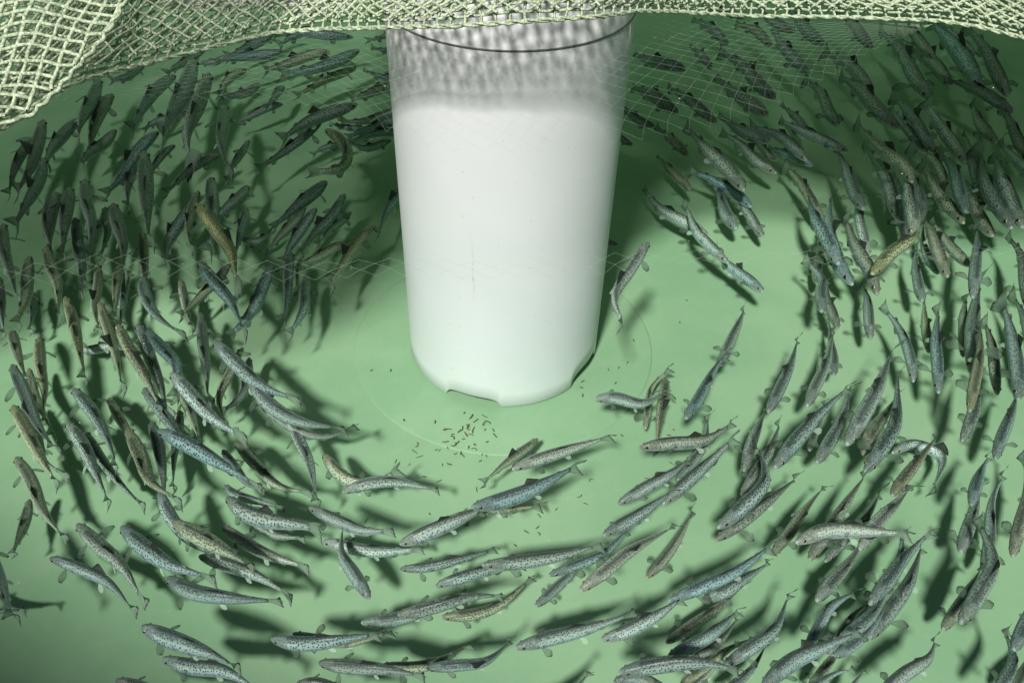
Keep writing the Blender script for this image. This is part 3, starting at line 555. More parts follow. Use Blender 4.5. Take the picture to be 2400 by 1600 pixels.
# one line per fish: outline points of its spine from snout to tail tip (mm) | height above the floor (mm) | half-width (mm) | tone | label
FISH='''-429,485 -397,460 -364,435 -330,397|64|7.2|g|speckled grey fish at lower left crossing over a yellow fish, tail twisted thin
-367,462 -334,436 -297,413 -257,401|98|7.5|b|stout blue grey fish at lower left whose tail lies over the next fish's back
-441,447 -408,435 -373,421 -338,391|59|5.3|g|brown headed speckled fish at lower left, alone above open floor, tail pointing down right
-507,532 -501,506 -494,481 -489,459|36|5.1|y|yellowish fish crossing beneath the speckled grey fish at lower left
-314,460 -287,446 -250,423 -223,405|109|7.9|y|thick yellow spotted fish at lower left with its head over another head
-355,519 -339,496 -309,468 -283,452|64|6.6|g|fish at lower left mostly covered by a thick yellow spotted one, only its snout clear
-313,418 -280,400 -244,394 -200,396|81|7.1|b|blue grey fish at lower left curving right under the tail of a stout fish
-300,456 -266,442 -238,432 -198,413|59|6.0|g|slim silvery fish at lower left under the end of a thick yellow spotted fish
-279,477 -252,461 -222,445 -183,428|76|5.7|p|smooth pale grey fish at lower left with a wide spread tail fin
-311,359 -278,347 -247,335 -215,321|98|7.2|b|boldly spotted blue grey fish near the bottom edge, left, with a dark shadow behind it
-291,339 -264,333 -235,328 -199,310|81|6.1|g|sandy grey fish at the bottom edge just below a boldly spotted blue grey fish
-329,325 -309,320 -283,310 -256,297|70|5.5|d|dark headed fish cut by the bottom edge, left, one round fin raised
-496,448 -470,420 -443,388 -421,359|92|5.6|d|fish entering from the left edge near the bottom, only its dark rear half in view
-521,410 -500,404 -473,400 -449,399|42|3.9|d|fish at the left edge near the bottom, showing only a small dark tail fin
-192,486 -161,473 -134,460 -105,456|98|5.5|g|slim fish left of bottom centre lying over the tail of a downward swimming fish
-186,485 -148,477 -115,477 -83,478|42|6.1|p|pale fish seen from the side, crossed by a downward swimming fish
-124,405 -143,432 -159,456 -162,487|70|6.3|g|spotted fish swimming straight down across a pale fish, both round fins spread
-102,457 -73,468 -48,480 -20,501|87|6.6|p|long silvery fish near bottom centre with its tail under a bluish fish
-104,453 -68,453 -37,461 -8,475|53|4.8|g|small slim fish near bottom centre with a raised tail, alone above the floor
-67,433 -41,442 -10,456 20,466|48|5.6|g|grey fish near bottom centre, its tail half under a longer spotted fish
-22,432 21,442 57,449 95,460|87|6.1|g|long white flanked spotted fish near bottom centre, tail fin raised against another fish
-129,384 -102,391 -73,399 -43,403|64|6.4|g|grey fish near bottom centre, rear half under a second fish lying on it
-94,380 -61,388 -28,396 1,400|92|6.2|g|yellow grey fish near bottom centre lying on the back of a greyer fish
-60,409 -29,415 -4,425 28,451|36|5.5|y|yellow spotted fish near bottom centre showing beneath the tail of another
-200,355 -169,350 -141,351 -105,359|92|6.0|b|dark backed fish near the bottom edge, left of centre, tail fin fanned upward
-189,373 -163,369 -133,366 -97,378|64|4.8|y|yellow backed fish hidden behind a dark backed one near the bottom edge
-156,336 -124,330 -96,326 -63,322|92|5.9|g|sandy grey fish at the bottom edge left of centre, nose under a dark backed fish
-107,347 -78,349 -55,355 -27,369|59|5.1|y|slim yellow spotted fish near the bottom edge between two greyer fish
-65,336 -39,337 -16,342 9,368|81|5.0|g|blue grey fish at the bottom edge, centre, with its tail bent sharply upward
-177,325 -159,327 -135,322 -106,315|64|5.1|d|dark fish cut by the bottom edge left of centre, only back and one fin showing
68,410 92,429 119,454 167,488|87|6.4|p|pale blue fish right of bottom centre, long and straight with a thin tail
41,440 70,457 97,472 135,511|59|4.9|b|narrow dark backed fish just left of a long pale blue fish
30,424 47,442 63,456 81,477|36|5.0|g|small grey fish near bottom centre, tail hidden under a narrow fish
95,479 113,493 134,506 172,532|76|6.2|g|grey fish right of centre with a round fin raised beside its speckled shoulder
140,458 158,478 177,503 200,540|36|4.9|o|small dark olive fish right of bottom centre, alone, with its thin tail up
148,403 180,416 212,429 255,462|92|5.8|b|blue grey fish with a row of large dark spots, right of bottom centre
184,417 207,426 230,443 260,464|64|6.1|g|fish with only its belly and dark head showing below one with large dark spots
152,390 178,409 207,428 239,452|36|5.4|o|olive grey fish on the tank floor, lower right, under two heads
86,370 113,378 139,390 164,409|81|5.7|p|silvery fish below bottom centre right with its tail touching another fish's chin
10,360 46,373 75,380 120,391|76|6.3|g|long speckled fish at the bottom centre with its tail over a silvery head
143,355 171,367 192,382 217,407|76|5.8|b|blue grey fish low right with paddle like tail raised, a dark one beneath it
159,364 185,373 203,389 221,411|53|4.4|d|thin dark fish low right tucked beneath a blue grey one
94,320 126,326 157,326 192,320|120|6.4|b|big dark headed fish at the bottom edge right of centre, nearest the camera
92,323 113,329 131,326 152,316|87|4.9|d|dark fish cut by the bottom edge beneath the big dark headed fish
158,346 179,359 201,374 231,389|48|4.3|y|small yellowish fish low right beneath the tail of the big dark headed fish
189,346 216,362 241,381 263,420|81|5.8|g|grey fish low right whose tail curves up to a thin black point
160,337 174,349 188,360 201,368|42|4.0|o|brownish fish at the bottom edge right of centre, head out of the picture
187,333 206,347 225,362 241,383|48|4.3|d|thin dark fish at the bottom edge, lower right, tail bent upward
27,303 45,317 61,327 76,343|64|4.4|g|fish below the bottom edge of which only a pointed tail shows, centre
260,438 292,454 326,459 373,455|126|6.5|p|bright white fish arched like a bow, lower right, lying across several others
259,465 284,495 310,530 339,562|64|5.9|y|yellow striped fish at lower right, head down, beside an arched white fish
338,462 361,490 388,516 418,548|87|6.6|p|pale yellow striped fish crossing under the tail of an arched white fish
293,421 319,449 342,472 364,499|59|6.5|p|pale fish with a yellow stripe, lower right, head down under another's snout
322,479 348,505 378,532 411,576|42|5.3|d|dark fish beneath the belly of an arched white fish, only its face clear
299,469 326,503 352,534 383,571|64|6.4|o|brown fish at lower right, its middle covered by an arched white fish
325,398 349,423 377,453 417,488|92|6.4|g|long yellow striped fish at lower right with its tail reaching up right
330,396 355,427 377,456 396,498|70|5.5|b|slim fish hidden beneath a long yellow striped fish, its tail up beside it
294,370 315,384 336,402 362,431|81|6.0|b|blue grey fish low right in a stack, black dorsal fin showing
298,373 319,384 342,402 364,425|53|5.3|b|lower fish of the low right stack, its white cheek and fin at the bottom
341,396 361,416 392,449 425,500|48|6.9|d|dark fish with a pale flank low right, curved like a blade beside the stack
268,367 285,390 298,407 334,431|70|5.3|g|slender grey fish low right with a short forked tail bent to the right
206,309 238,334 268,346 300,357|120|6.5|b|big dark blue fish at the bottom edge, lower right, running over several others
295,374 313,396 329,413 349,428|53|4.2|g|thin fish low right with a curved tail passing behind another's head
272,344 288,361 301,375 314,391|42|4.9|y|yellow spotted fish at the bottom edge under the big dark blue fish
250,321 266,333 286,342 301,343|81|3.3|g|small fish at the bottom edge, lower right, with a black edged forked tail
286,322 300,335 313,350 325,361|48|3.9|g|fish below the bottom edge, lower right, only its narrow tail in view
316,325 345,344 370,358 388,382|76|5.7|g|grey fish at the bottom edge, far lower right, tail turned up to a point
412,405 431,424 453,448 475,473|48|5.8|y|smaller fish at lower right lying half under a big curved fish, heads side by side
405,387 430,414 455,446 464,502|92|7.2|g|big S curved spotted fish at lower right with a black dorsal fin
453,482 474,514 490,540 507,568|59|6.6|g|grey fish at lower right pointing straight down, left of a big curved pair
508,483 529,519 550,555 570,611|59|6.6|o|sandy fish cut by the right edge, lower right, head down with one fin out
479,472 502,510 522,559 550,596|42|5.7|g|slim fish under the tail of the big S curved fish
430,353 444,369 460,390 478,412|109|5.7|b|dark blue fish cut by the right edge near the bottom corner, nose down
420,332 444,354 457,374 460,400|64|5.0|b|fish at the bottom right corner with its tail bent up left beneath a blue head
451,344 466,360 479,374 496,394|36|4.5|o|fish at the very bottom right corner, deepest and dimmest there
-623,765 -602,732 -585,706 -568,683|64|6.4|y|yellow fish at the left edge with its tail under the head of a dark one
-574,743 -548,687 -529,652 -512,609|76|6.8|y|yellow grey fish swimming up near the left edge, two wide round fins spread
-569,674 -535,630 -503,588 -465,550|92|6.5|d|dark fish with a golden back stripe near the left edge
-559,634 -528,599 -493,558 -459,522|70|6.9|y|yellow brown fish near the left edge, below a dark one with a golden stripe
-576,665 -539,619 -509,579 -475,558|36|6.0|d|dim fish beneath a yellow brown one near the left edge, only its tail clear
-595,727 -573,689 -539,646 -516,620|36|5.4|y|small fish under an upward swimming yellow grey fish at left, tail pointing down
-533,573 -503,542 -475,506 -438,472|53|6.5|y|yellow olive fish alone at the left side over open floor, tail end forked
-513,676 -471,633 -440,595 -409,549|64|7.2|g|grey brown fish at left with two spread fins and a thin knife like tail
-490,614 -456,577 -428,540 -400,503|70|7.1|g|grey fish at left lying over another whose tail points lower right
-485,626 -451,586 -423,559 -385,529|36|5.8|g|tan fish emerging lower right from beneath a grey one at left
-477,678 -453,647 -431,620 -405,587|42|5.6|o|small plain brown fish at left, its rear under a yellow speckled head
-411,592 -383,554 -359,518 -320,491|87|7.3|y|yellow speckled fish at left with a golden back and pale spread tail
-426,671 -395,639 -370,610 -345,580|64|7.4|g|grey fish at left passing under the head of a bright blue spotted fish
-362,567 -327,548 -287,522 -236,493|115|7.4|B|bright blue fish with many black spots, the bluest at left below centre
-412,639 -392,604 -376,567 -363,532|42|6.3|d|dark upright fish under the snout of a bright blue spotted fish
-396,690 -378,664 -361,636 -338,594|48|5.7|y|thin yellow grey fish below a silver white one, tail touching the bright blue fish
-392,671 -381,632 -374,595 -364,554|31|5.4|d|deep fish beneath the bright blue one, its thin tail hanging straight below
-380,658 -349,628 -317,596 -272,559|104|7.9|p|silver white fish at left with its nose against a blue fish's body
-434,733 -406,704 -381,676 -367,623|98|7.3|B|blue fish at left bent like a hook, its tail under a silver white fish
-484,760 -451,713 -421,675 -387,625|81|7.0|y|yellow backed fish with dense black spots at left, steeply nose up
-465,772 -432,716 -407,675 -380,623|70|7.1|d|nearly black fish at left between a yellow backed and a blue one
-556,769 -535,771 -518,772 -485,767|31|4.8|p|small pale fish lying crosswise at left beneath two thin tails
-534,820 -509,777 -486,737 -458,680|59|6.4|y|thin tan fish at left whose tail crosses a small pale crosswise fish
-589,839 -557,787 -529,737 -499,684|59|7.2|y|thin yellow fish at left, its tail beside the nose of the crosswise fish
-408,823 -388,765 -367,712 -348,656|53|7.1|g|slim upright fish left of the pipe with a long straight thin tail
-346,709 -313,676 -273,638 -225,608|109|8.0|b|long blue grey fish left of the pipe foot, above another of the same course
-329,744 -335,711 -340,671 -319,624|59|5.3|y|spotted fish bent like a bracket under a long blue grey fish
-330,756 -324,717 -325,684 -340,655|36|6.1|d|dark crescent shaped fish right of one bent like a bracket
-316,594 -297,573 -277,551 -258,538|48|5.2|d|small dark brown fish beneath the tail of the bright blue one
-294,656 -259,619 -218,597 -173,589|98|7.9|b|big spotted fish left of the pipe foot with a black and white tail fin
-291,653 -240,618 -202,609 -170,624|64|5.5|d|narrow dark fish under the big one left of the pipe foot, second tail beside it
-301,597 -271,568 -239,541 -202,528|59|5.9|y|tan fish left of centre with its tail meeting an upright fish's tail
-300,544 -281,528 -258,517 -227,509|59|4.7|g|upper and smaller of two fish heads side by side left of bottom centre
-282,508 -250,484 -216,471 -174,463|87|7.6|g|stout grey fish left of bottom centre with a broad forked tail
-269,511 -249,495 -227,483 -200,476|53|4.7|g|fish beneath a stout grey one, its small tail below the broad tail
-250,633 -232,604 -214,571 -196,519|59|6.3|p|pale upright fish hanging below the big spotted fish left of the pipe
-203,587 -176,558 -147,553 -115,573|53|6.4|y|greenish yellow fish below the pipe, bent under a silvery spotted one
-172,532 -144,541 -110,545 -71,537|64|6.2|p|silvery spotted fish just below the pipe at centre, lying over a yellow one
33,637 12,609 -8,583 -29,559|42|5.1|y|small yellowish fish below the pipe, heading up right against the others
-34,482 -1,496 36,514 73,539|109|7.5|b|thick blue grey fish below the pipe with a long black dorsal fin
-68,515 -40,520 5,524 39,533|48|4.3|y|small pale yellow fish beneath a thick blue grey one below the pipe
4,545 32,563 67,582 113,598|87|6.3|p|slim silvery fish with neat round spots below the pipe, tail fin raised
96,658 120,664 151,662 183,680|76|6.8|p|plump silver fish just right of the pipe foot, lying across two thin fish
160,660 167,696 174,728 202,760|31|4.5|y|thin yellow brown fish passing under a plump silver one, left of a pair
194,742 184,700 175,659 169,626|36|6.4|o|upright grey brown fish under the plump silver one, right of a pair
195,630 216,667 238,707 261,742|81|6.6|B|smooth blue fish right of the pipe foot, straight, with spiky thin fins
256,741 275,781 291,813 308,853|64|6.2|g|grey fish whose head rests on the tail of a smooth blue fish
137,579 172,587 208,597 251,627|87|6.3|o|dark brown headed fish right of centre, almost level, over two tails
113,522 139,537 167,551 195,578|76|5.9|g|grey fish right of centre with one round fin up, left of a black spotted one
184,572 201,594 220,623 232,670|48|5.4|g|thin upright fish right of centre passing under a dark brown headed one
157,517 185,546 212,574 249,609|76|6.3|g|black spotted fish right of centre with its whip thin tail up right
253,573 267,609 281,638 300,675|64|6.2|g|grey fish with a white snout, right of centre, above a shorter nosed one
246,545 265,572 285,600 314,658|59|6.0|g|fish right of centre with speckled head just below a white snouted one
204,480 230,502 260,535 267,594|92|7.0|g|black speckled fish curved like a hook at right, tail straight up
211,491 242,512 279,542 315,575|59|6.2|d|dark backed fish beneath a hook curved speckled one at right
297,661 317,696 337,732 356,778|70|6.9|g|grey fish right of centre with a black dorsal fin and long shadow at right
342,667 361,702 383,740 408,801|70|7.0|g|brownish grey fish at right, a darker fish close along its right side
400,744 412,781 417,812 425,856|42|6.1|d|dark nosed fish close along the right side of a brownish grey one
273,551 304,590 336,626 383,668|98|7.8|b|broad bluish fish at right heading down left, black dorsal fin folded
344,629 361,663 372,684 379,706|36|4.8|d|dim deep fish beneath the middle of a broad bluish one at right
332,583 353,613 378,650 400,703|70|7.2|g|dark headed grey fish at right with a ragged black fin above its back
356,584 383,623 410,662 450,732|104|8.6|p|large bright fish at right with a yellow back stripe and white lips
394,607 414,642 443,678 471,714|53|8.0|o|dark olive fish side by side and beneath a large grey one at right
377,566 405,600 433,639 463,724|76|8.1|g|large grey fish at right lying over a dark olive one
433,621 466,639 493,625 461,569|42|5.4|p|pale fish curled in a half circle at right
393,532 412,555 438,582 472,618|81|6.1|o|brown fish at right crossing over a pale curled one
485,719 494,766 499,822 490,864|64|5.9|g|grey fish at right swimming straight down, left of two like it
503,693 515,734 527,779 557,849|76|6.6|b|smooth bluish fish at right pointing straight down with a black dorsal fin
533,788 544,824 554,862 564,901|48|5.9|y|small fish at right half hidden behind a smooth bluish one
505,635 521,669 543,715 567,774|109|6.1|y|brown backed fish near the right edge, head over another fish's body
500,616 523,651 541,686 567,732|76|6.5|g|grey fish near the right edge, nose over open floor, body under a brown backed one
543,711 562,755 584,806 642,925|81|9.5|g|wide speckled fish near the right edge left of a brown backed one
593,718 602,757 613,797 626,851|53|6.3|o|tan fish near the right edge, nose down, between two darker columns
570,658 592,710 606,758 625,840|98|7.6|b|smooth blue grey fish at the right edge with a black dorsal fin
535,601 552,629 576,663 610,714|64|6.6|g|speckled fish at the right edge with its tail under a smooth blue grey one
468,520 483,545 501,570 521,595|81|6.3|b|blue grey fish near the right edge, its tail tip meeting a snout above
-719,964 -688,901 -657,850 -629,804|81|7.4|g|dark headed fish at the left edge beneath the lowest corner of the pale netting
-662,908 -644,860 -620,807 -602,747|76|7.2|y|dark yellow backed fish near the left edge, nose up, in the netting's shade
-662,883 -646,849 -632,816 -626,794|31|4.6|d|thin dark tail of a fish beneath a dark yellow backed one near the left edge
-647,928 -620,880 -587,832 -555,763|81|7.6|y|brown fish at left with a yellow banded tail touching a pale fish's nose
-681,1052 -674,1008 -660,962 -634,914|76|9.5|d|left one of two broad dark fish side by side in the deep shade at left
-660,1053 -638,993 -621,940 -601,883|92|8.9|d|right one of two broad dark fish side by side in the deep shade at left
-739,1141 -721,1083 -706,1018 -694,941|87|8.3|d|dark brown fish at left, long tail slanting down left in the netting's shade
-640,1004 -607,933 -578,877 -558,821|70|8.1|b|dark blue fish at left with a long tail hanging into the light
-657,1092 -627,1025 -590,957 -564,877|87|9.4|d|slim dark fish at left, nose up, two black fins on its right side
-588,1024 -560,969 -526,906 -501,840|92|9.5|d|large dark headed fish at left with black spots and pale spread fins
-632,1077 -615,1033 -594,992 -580,927|48|6.6|d|fish beneath a large dark headed one at left, only its curved tail clear
-573,910 -560,876 -544,820 -513,764|59|6.4|y|yellow spotted fish at left swimming up, black edged fins, tail curled right
-548,918 -534,877 -520,836 -507,793|59|6.0|y|yellowish fish under the tail of a large dark headed one at left
-543,918 -532,882 -521,841 -513,804|36|5.7|d|dark fish right beside a yellowish one beneath a large dark headed fish
-590,1166 -555,1071 -527,999 -491,908|92|11.1|d|long dark fish at left swimming straight up, thin tail over another's head
-536,984 -521,940 -508,903 -485,845|59|6.4|o|olive fish at left, nose under a thin tail, rear under a blue grey fish
-492,867 -473,824 -441,776 -398,742|81|7.6|b|blue grey fish at left with translucent fins and a wide tail at lower right
-421,1124 -423,1071 -430,1038 -438,998|64|7.8|g|grey fish left of the pipe heading up right behind the bright yellow one
-482,1137 -458,1066 -434,995 -422,917|70|9.2|g|upright grey fish whose middle passes behind the bright yellow one
-495,1073 -497,1020 -494,970 -476,899|59|7.4|b|dark blue crescent fish left of the bright yellow one, tail thin and long
-487,1092 -484,1044 -475,996 -452,936|64|6.5|y|very thin fish with a wiry tail left of the bright yellow one
-451,991 -412,941 -373,883 -341,797|109|9.0|Y|bright yellow fish with black spots, the yellowest in the tank
-415,1076 -404,1027 -398,983 -394,941|53|7.5|g|pale backed fish just right of the bright yellow one, dark below
-418,882 -385,839 -351,794 -320,738|92|7.9|b|spotted blue grey fish below the bright yellow one, crossing over a pale tail
-393,920 -403,888 -418,861 -436,813|53|5.8|o|dark headed fish under the bright yellow one's tail, its own tail at lower left
-460,900 -446,867 -431,833 -411,797|42|6.0|o|small tan fish left of two crossing fish, below the bright yellow one
-598,1250 -608,1188 -611,1111 -619,1055|76|8.2|b|shaded fish at left with a large fanned tail above a dark headed fish
-621,1197 -606,1137 -597,1092 -575,1036|64|6.7|d|small shaded fish with a narrow tail between two larger dark ones at left
-490,1218 -510,1182 -522,1125 -534,1074|64|7.2|d|shaded fish left of the pipe with a forked tail pointing down left
-809,1240 -799,1180 -789,1127 -773,1071|64|6.9|d|small dark fish at the left edge with a split black tail, left of a pair
-807,1287 -786,1206 -764,1128 -750,1054|70|9.6|d|small dark fish near the left edge with a ragged black tail, right of a pair
-695,879 -678,843 -662,810 -636,765|53|5.2|d|sliver of a dark fish cut by the left edge at mid height
-328,901 -331,854 -334,815 -350,752|70|7.5|b|blue backed fish left of the pipe with a very long tail under a spotted one
-295,1119 -311,1062 -328,1000 -344,962|81|8.8|g|plain grey fish left of the pipe, nose under the hook shaped fish
-323,1078 -332,1028 -343,991 -355,946|53|6.3|p|pale bellied fish beneath a plain grey one left of the pipe
-297,1047 -309,1004 -319,968 -321,919|64|6.5|g|speckled fish left of the pipe, second from the left of three side by side
-257,1071 -270,1023 -287,978 -295,918|76|7.0|g|speckled fish left of the pipe with nose highest of three side by side
-257,1093 -268,1050 -279,1013 -288,982|42|5.3|p|small pale fish left of the pipe tucked under a longer speckled one's head
-243,974 -265,957 -283,938 -301,917|59|6.4|y|pale yellow fish left of the pipe lying nearly level
-201,998 -220,965 -233,908 -242,842|76|7.6|y|sandy speckled fish close left of the pipe with a blue tail on its nose
-168,1144 -180,1089 -194,1053 -200,1001|64|6.9|B|bright blue fish partly behind the left side of the pipe
-312,942 -308,905 -299,853 -290,788|64|6.8|g|grey brown fish left of the pipe, tail straight down, left of a similar one
-284,906 -281,870 -273,825 -276,762|59|7.3|g|tan speckled fish left of the pipe, tail straight down, above open floor
-310,962 -309,936 -305,914 -306,899|31|4.0|y|tiny yellow fish between two upright ones left of the pipe
-404,996 -384,999 -371,1014 -362,1040|42|5.2|d|dark low fish between the bright yellow one and three side by side
160,819 136,773 114,728 120,671|180|6.4|p|pale yellow striped fish alone right of the pipe, swimming upward
290,1033 261,1069 229,1106 202,1162|48|7.4|p|pale flanked fish right of the pipe's shadow with a thin black tail
297,933 280,968 262,1005 255,1079|76|6.8|g|middle fish of a chain of three slanting down right of the pipe
337,882 322,922 305,953 285,992|59|6.7|g|lowest fish of a chain of three slanting down right of the pipe
281,1168 268,1204 256,1242 242,1296|42|7.2|o|small brown fish just right of the pipe's dark shadow, yellow fin out
365,1102 351,1139 325,1166 281,1201|59|7.2|B|vivid blue fish beneath the chin of a large spotted one right of the pipe
334,1052 328,1102 326,1158 311,1197|48|9.5|g|grey speckled fish beneath a vivid blue one, thin fins out to the left
376,1048 369,1088 360,1121 355,1169|42|6.7|g|light brown fish right of a grey speckled one, below a vivid blue one
156,1027 136,1038 112,1051 79,1084|31|5.0|d|dark fish nosing out from behind the right side of the pipe
476,1088 470,1137 462,1192 452,1254|48|7.8|y|banded tan fish at right of centre, its nose behind a blue back
440,915 440,968 434,1022 443,1099|92|9.8|b|broad steel blue fish right of centre with a thin black upturned tail
463,902 458,948 462,1020 498,1141|64|9.8|b|fish beneath a broad steel blue one, nose out below and tail out above
523,1070 524,1121 527,1180 528,1250|81|9.5|g|stout speckled fish at right with a yellow lip, lying over another's tail
518,997 524,1039 528,1083 542,1161|53|7.4|p|pale fish at right beneath the stout yellow lipped one
480,863 484,912 483,973 488,1053|81|8.0|o|smooth brown fish at right with a long black dorsal fin
393,817 405,862 417,899 401,943|81|7.6|b|grey blue fish at right with its pale tail fanned out to the left
424,823 427,858 430,893 438,929|53|6.2|d|dark fish close right of one with a fanned pale tail
432,938 442,977 454,1015 462,1060|36|7.1|y|yellow striped deep fish beneath a fanned tail at right
464,809 472,849 481,888 489,927|53|6.6|g|grey fish at right straight nose down with both fins spread wide
471,880 510,925 544,952 576,1002|104|8.6|Y|golden brown fish with big black spots, right, crossing against the others
551,960 570,1015 581,1073 608,1163|109|9.3|p|white and black dotted fish at right above the golden brown one
554,882 565,928 572,966 587,1006|59|7.0|g|yellow lipped grey fish at right just below a golden brown one's belly
579,1072 590,1162 590,1234 586,1295|70|9.0|g|grey fish left of the white and black dotted one at right
596,1050 601,1095 620,1174 626,1232|48|7.4|d|dim fish between the white and black dotted one and a grey one
606,932 610,986 616,1039 622,1085|64|7.9|o|dusky fish at right, middle one of three whose noses end level
610,964 613,1009 618,1045 630,1089|42|6.3|g|left one of three fish at right whose noses end level
643,954 643,1001 640,1045 633,1082|59|7.3|y|right one of three fish whose noses end level, touching a long upright fish
673,1056 673,1109 673,1176 675,1248|64|8.2|y|banded brown fish at right with one round fin out to its left
689,1167 693,1228 690,1274 680,1311|64|7.2|y|small brown fish at right with a yellow nose left of a blue one
670,1060 682,1121 696,1186 700,1249|87|9.6|B|bright blue headed fish at far right, nose down among brown ones
724,1054 727,1101 729,1141 738,1197|48|8.5|o|tan fish at far right below a bright blue headed one
722,1020 730,1080 742,1152 775,1267|81|10.2|d|dark speckled fish at far right, a lighter one along its right side
736,1018 750,1088 765,1164 792,1251|87|9.6|g|light grey fish at the right edge with a black dorsal fin, steep nose down
581,1073 590,1136 576,1193 554,1278|120|8.4|y|long fish lying over the tail of the white and black dotted one
627,1088 638,1141 648,1194 655,1253|59|8.5|g|grey brown fish just right of the white and black dotted one
602,857 622,906 645,957 674,1029|87|7.8|g|upright striped fish near the right edge, nose over another's tail
568,773 582,814 594,847 622,901|59|5.9|g|narrow fish near the right edge left of a line of upright ones
688,867 708,927 730,992 736,1047|64|7.5|d|dark fish cut by the right edge at mid height
640,727 659,787 674,851 683,904|59|7.3|g|fish mostly outside the right edge, its forked tail in view
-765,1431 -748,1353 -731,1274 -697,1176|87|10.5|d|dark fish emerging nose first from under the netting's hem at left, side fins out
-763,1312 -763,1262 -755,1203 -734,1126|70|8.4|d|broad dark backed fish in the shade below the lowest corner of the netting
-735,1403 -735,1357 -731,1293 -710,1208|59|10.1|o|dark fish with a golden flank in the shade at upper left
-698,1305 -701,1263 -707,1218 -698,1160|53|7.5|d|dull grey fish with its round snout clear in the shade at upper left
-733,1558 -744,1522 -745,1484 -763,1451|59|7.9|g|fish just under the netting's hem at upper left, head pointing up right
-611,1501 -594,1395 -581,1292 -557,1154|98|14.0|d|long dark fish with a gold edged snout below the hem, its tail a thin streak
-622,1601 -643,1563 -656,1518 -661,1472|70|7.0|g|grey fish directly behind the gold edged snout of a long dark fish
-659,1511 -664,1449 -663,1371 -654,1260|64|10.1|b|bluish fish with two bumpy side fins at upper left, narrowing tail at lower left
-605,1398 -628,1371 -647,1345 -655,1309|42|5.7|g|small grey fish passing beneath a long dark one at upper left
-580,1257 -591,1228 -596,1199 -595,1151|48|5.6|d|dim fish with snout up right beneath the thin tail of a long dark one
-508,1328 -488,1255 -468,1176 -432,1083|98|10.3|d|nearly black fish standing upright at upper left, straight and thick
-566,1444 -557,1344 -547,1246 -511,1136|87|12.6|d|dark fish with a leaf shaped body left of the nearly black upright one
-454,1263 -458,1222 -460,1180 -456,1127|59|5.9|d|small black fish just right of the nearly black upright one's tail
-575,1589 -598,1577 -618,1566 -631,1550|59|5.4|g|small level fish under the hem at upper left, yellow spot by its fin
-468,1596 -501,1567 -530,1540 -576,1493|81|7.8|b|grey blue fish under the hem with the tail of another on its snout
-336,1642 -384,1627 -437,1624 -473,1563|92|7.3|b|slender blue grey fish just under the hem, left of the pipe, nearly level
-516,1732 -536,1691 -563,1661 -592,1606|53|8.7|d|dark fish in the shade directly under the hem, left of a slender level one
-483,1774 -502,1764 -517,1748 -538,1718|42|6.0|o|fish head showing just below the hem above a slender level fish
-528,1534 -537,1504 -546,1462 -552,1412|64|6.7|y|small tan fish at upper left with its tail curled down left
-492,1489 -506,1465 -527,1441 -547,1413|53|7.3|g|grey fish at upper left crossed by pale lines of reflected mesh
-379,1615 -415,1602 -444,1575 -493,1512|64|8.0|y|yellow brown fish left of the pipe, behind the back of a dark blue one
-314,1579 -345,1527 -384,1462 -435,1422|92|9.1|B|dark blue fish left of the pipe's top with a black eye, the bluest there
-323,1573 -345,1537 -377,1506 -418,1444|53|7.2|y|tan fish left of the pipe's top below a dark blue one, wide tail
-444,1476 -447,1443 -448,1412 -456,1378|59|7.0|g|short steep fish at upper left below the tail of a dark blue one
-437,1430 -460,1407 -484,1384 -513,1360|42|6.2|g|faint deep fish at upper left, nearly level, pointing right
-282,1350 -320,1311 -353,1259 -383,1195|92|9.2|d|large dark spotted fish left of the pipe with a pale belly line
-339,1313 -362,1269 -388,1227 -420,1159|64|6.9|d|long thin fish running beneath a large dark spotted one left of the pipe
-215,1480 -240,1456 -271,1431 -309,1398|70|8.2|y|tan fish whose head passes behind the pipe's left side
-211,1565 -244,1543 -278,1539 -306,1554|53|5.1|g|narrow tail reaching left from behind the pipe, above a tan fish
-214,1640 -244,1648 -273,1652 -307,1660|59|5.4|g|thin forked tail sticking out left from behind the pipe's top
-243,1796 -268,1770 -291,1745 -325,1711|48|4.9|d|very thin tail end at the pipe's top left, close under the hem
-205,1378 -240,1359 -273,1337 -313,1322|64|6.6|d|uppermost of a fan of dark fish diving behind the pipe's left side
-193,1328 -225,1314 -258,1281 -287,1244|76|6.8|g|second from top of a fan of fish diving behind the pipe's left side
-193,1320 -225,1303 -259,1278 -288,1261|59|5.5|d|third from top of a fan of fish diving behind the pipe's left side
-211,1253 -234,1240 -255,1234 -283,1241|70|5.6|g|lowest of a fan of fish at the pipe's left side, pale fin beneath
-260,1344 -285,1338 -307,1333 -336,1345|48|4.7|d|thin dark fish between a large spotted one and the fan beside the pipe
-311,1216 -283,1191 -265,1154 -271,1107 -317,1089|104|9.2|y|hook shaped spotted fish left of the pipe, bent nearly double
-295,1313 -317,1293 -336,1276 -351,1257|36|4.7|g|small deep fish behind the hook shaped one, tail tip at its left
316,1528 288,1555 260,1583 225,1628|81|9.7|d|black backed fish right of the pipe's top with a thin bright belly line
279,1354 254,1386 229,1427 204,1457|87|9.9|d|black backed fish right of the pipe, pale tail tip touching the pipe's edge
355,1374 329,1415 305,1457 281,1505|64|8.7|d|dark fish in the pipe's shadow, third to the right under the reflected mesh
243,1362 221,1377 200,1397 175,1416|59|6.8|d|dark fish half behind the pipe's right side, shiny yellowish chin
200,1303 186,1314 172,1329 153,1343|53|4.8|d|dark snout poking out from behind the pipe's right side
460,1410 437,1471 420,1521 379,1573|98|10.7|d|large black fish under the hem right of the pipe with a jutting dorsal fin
435,1348 412,1404 392,1447 364,1495|87|10.2|d|dark fish with a bright white chin below a large black one right of the pipe
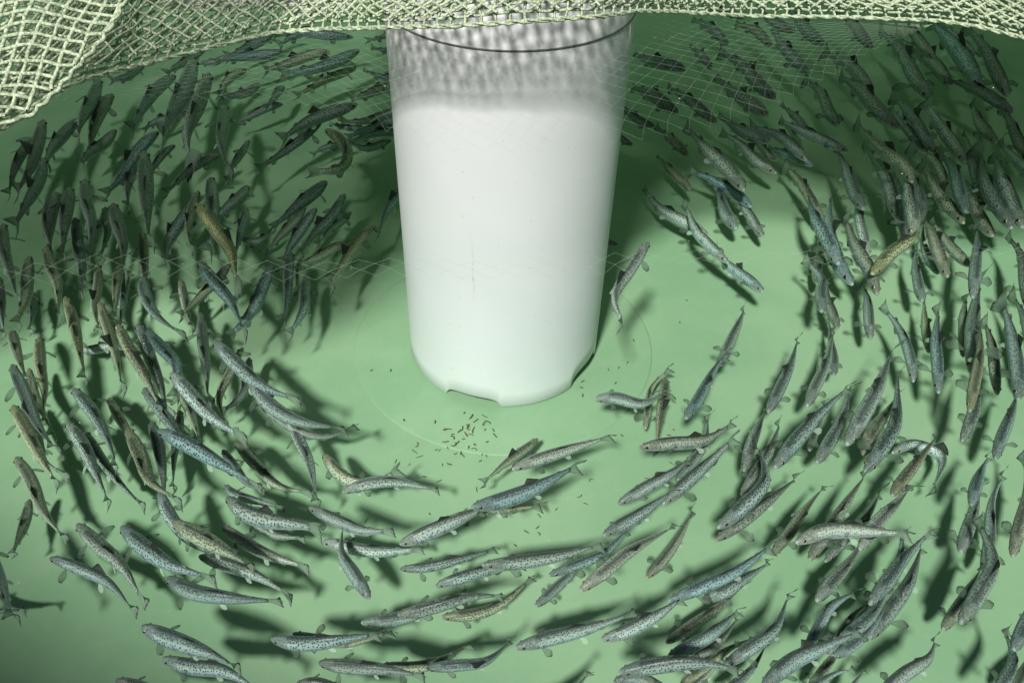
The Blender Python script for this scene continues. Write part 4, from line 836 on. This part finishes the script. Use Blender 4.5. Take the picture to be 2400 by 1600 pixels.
446,1756 426,1808 408,1843 383,1891|48|8.3|d|dim fish near the hem right of the pipe, top one in the dark shade
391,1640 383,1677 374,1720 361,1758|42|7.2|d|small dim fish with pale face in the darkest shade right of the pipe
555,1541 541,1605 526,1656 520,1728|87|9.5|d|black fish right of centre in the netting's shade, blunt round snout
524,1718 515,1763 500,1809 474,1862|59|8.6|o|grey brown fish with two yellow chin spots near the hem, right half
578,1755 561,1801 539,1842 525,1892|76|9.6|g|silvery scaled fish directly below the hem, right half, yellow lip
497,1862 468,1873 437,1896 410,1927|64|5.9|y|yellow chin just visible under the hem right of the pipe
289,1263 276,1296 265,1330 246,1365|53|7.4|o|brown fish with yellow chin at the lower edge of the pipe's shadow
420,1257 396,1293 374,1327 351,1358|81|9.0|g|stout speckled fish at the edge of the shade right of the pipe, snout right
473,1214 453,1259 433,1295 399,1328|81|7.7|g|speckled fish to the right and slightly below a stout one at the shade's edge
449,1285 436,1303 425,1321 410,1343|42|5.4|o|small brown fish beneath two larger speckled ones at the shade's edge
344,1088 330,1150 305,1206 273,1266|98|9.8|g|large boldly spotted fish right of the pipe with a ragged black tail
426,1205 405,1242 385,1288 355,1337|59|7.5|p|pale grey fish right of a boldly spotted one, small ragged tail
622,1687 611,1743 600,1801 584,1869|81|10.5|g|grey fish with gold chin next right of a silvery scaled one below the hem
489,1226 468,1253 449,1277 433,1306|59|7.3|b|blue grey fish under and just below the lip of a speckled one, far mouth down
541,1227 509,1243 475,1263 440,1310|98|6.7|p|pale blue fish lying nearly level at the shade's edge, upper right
571,1367 568,1425 569,1482 554,1556|64|9.5|d|dim fish in the shade straight above a pale level one, upper right
516,1363 514,1404 510,1437 497,1481|48|6.4|d|thin dim fish vanishing behind the pale level one, upper right
643,1291 626,1361 616,1437 600,1519|98|10.6|d|big dark fish with a long pale belly line in the upper right shade
672,1502 665,1573 653,1638 630,1712|64|9.5|g|grey fish just above a big dark one with a long pale belly line
719,1675 708,1730 700,1788 688,1849|87|10.0|d|short black fish below the hem, upper right, alone on green
777,1484 776,1578 778,1681 763,1794|70|12.4|g|slender grey fish at upper right with a black tail fork near the hem
836,1643 831,1719 825,1782 819,1848|81|9.2|y|tan fish at upper right with its tail under the hem, amber snout
832,1533 840,1637 836,1723 817,1814|59|11.3|o|dusky fish beneath a tan amber snouted one at upper right
847,1458 855,1567 858,1661 850,1762|104|13.5|B|large deep blue fish at upper right, the broadest there
866,1557 868,1613 871,1678 856,1733|115|8.1|g|grey fish lying across the back of a large deep blue one
902,1458 923,1567 933,1655 922,1749|92|11.7|d|sleek black fish at the upper right corner, right of a large deep blue one
865,1364 847,1413 828,1464 804,1518|98|9.3|d|black fish with a bright green white belly line near the right edge
703,1265 700,1333 698,1394 694,1467|76|8.6|g|grey fish with a pale snout emerging from the upper right shade
711,1304 701,1340 697,1404 702,1477|53|7.0|d|thin dark fish lying against the left side of a pale snouted one
730,1214 736,1283 739,1337 738,1432|81|9.2|g|fish leaving the upper right shade with a clean black dorsal fin
824,1305 821,1355 831,1408 845,1465|70|9.1|o|plain brown fish near the right edge at the bottom of the shade
870,1269 878,1337 886,1394 887,1449|64|8.9|d|dark fish cut by the right edge at the bottom of the shade
820,1138 833,1198 839,1276 840,1336|70|8.0|g|narrow fish running off the right edge, small forked tail toward the shade
750,1152 763,1215 774,1276 798,1369|53|8.9|p|pale streaked fish with an upright tail between two darker ones near the right edge'''
for i,l in enumerate(FISH.split('\n')):
    p,z,b_,tone,lab=l.split('|')
    P=[tuple(float(q)/1000 for q in s.split(',')) for s in p.split()]
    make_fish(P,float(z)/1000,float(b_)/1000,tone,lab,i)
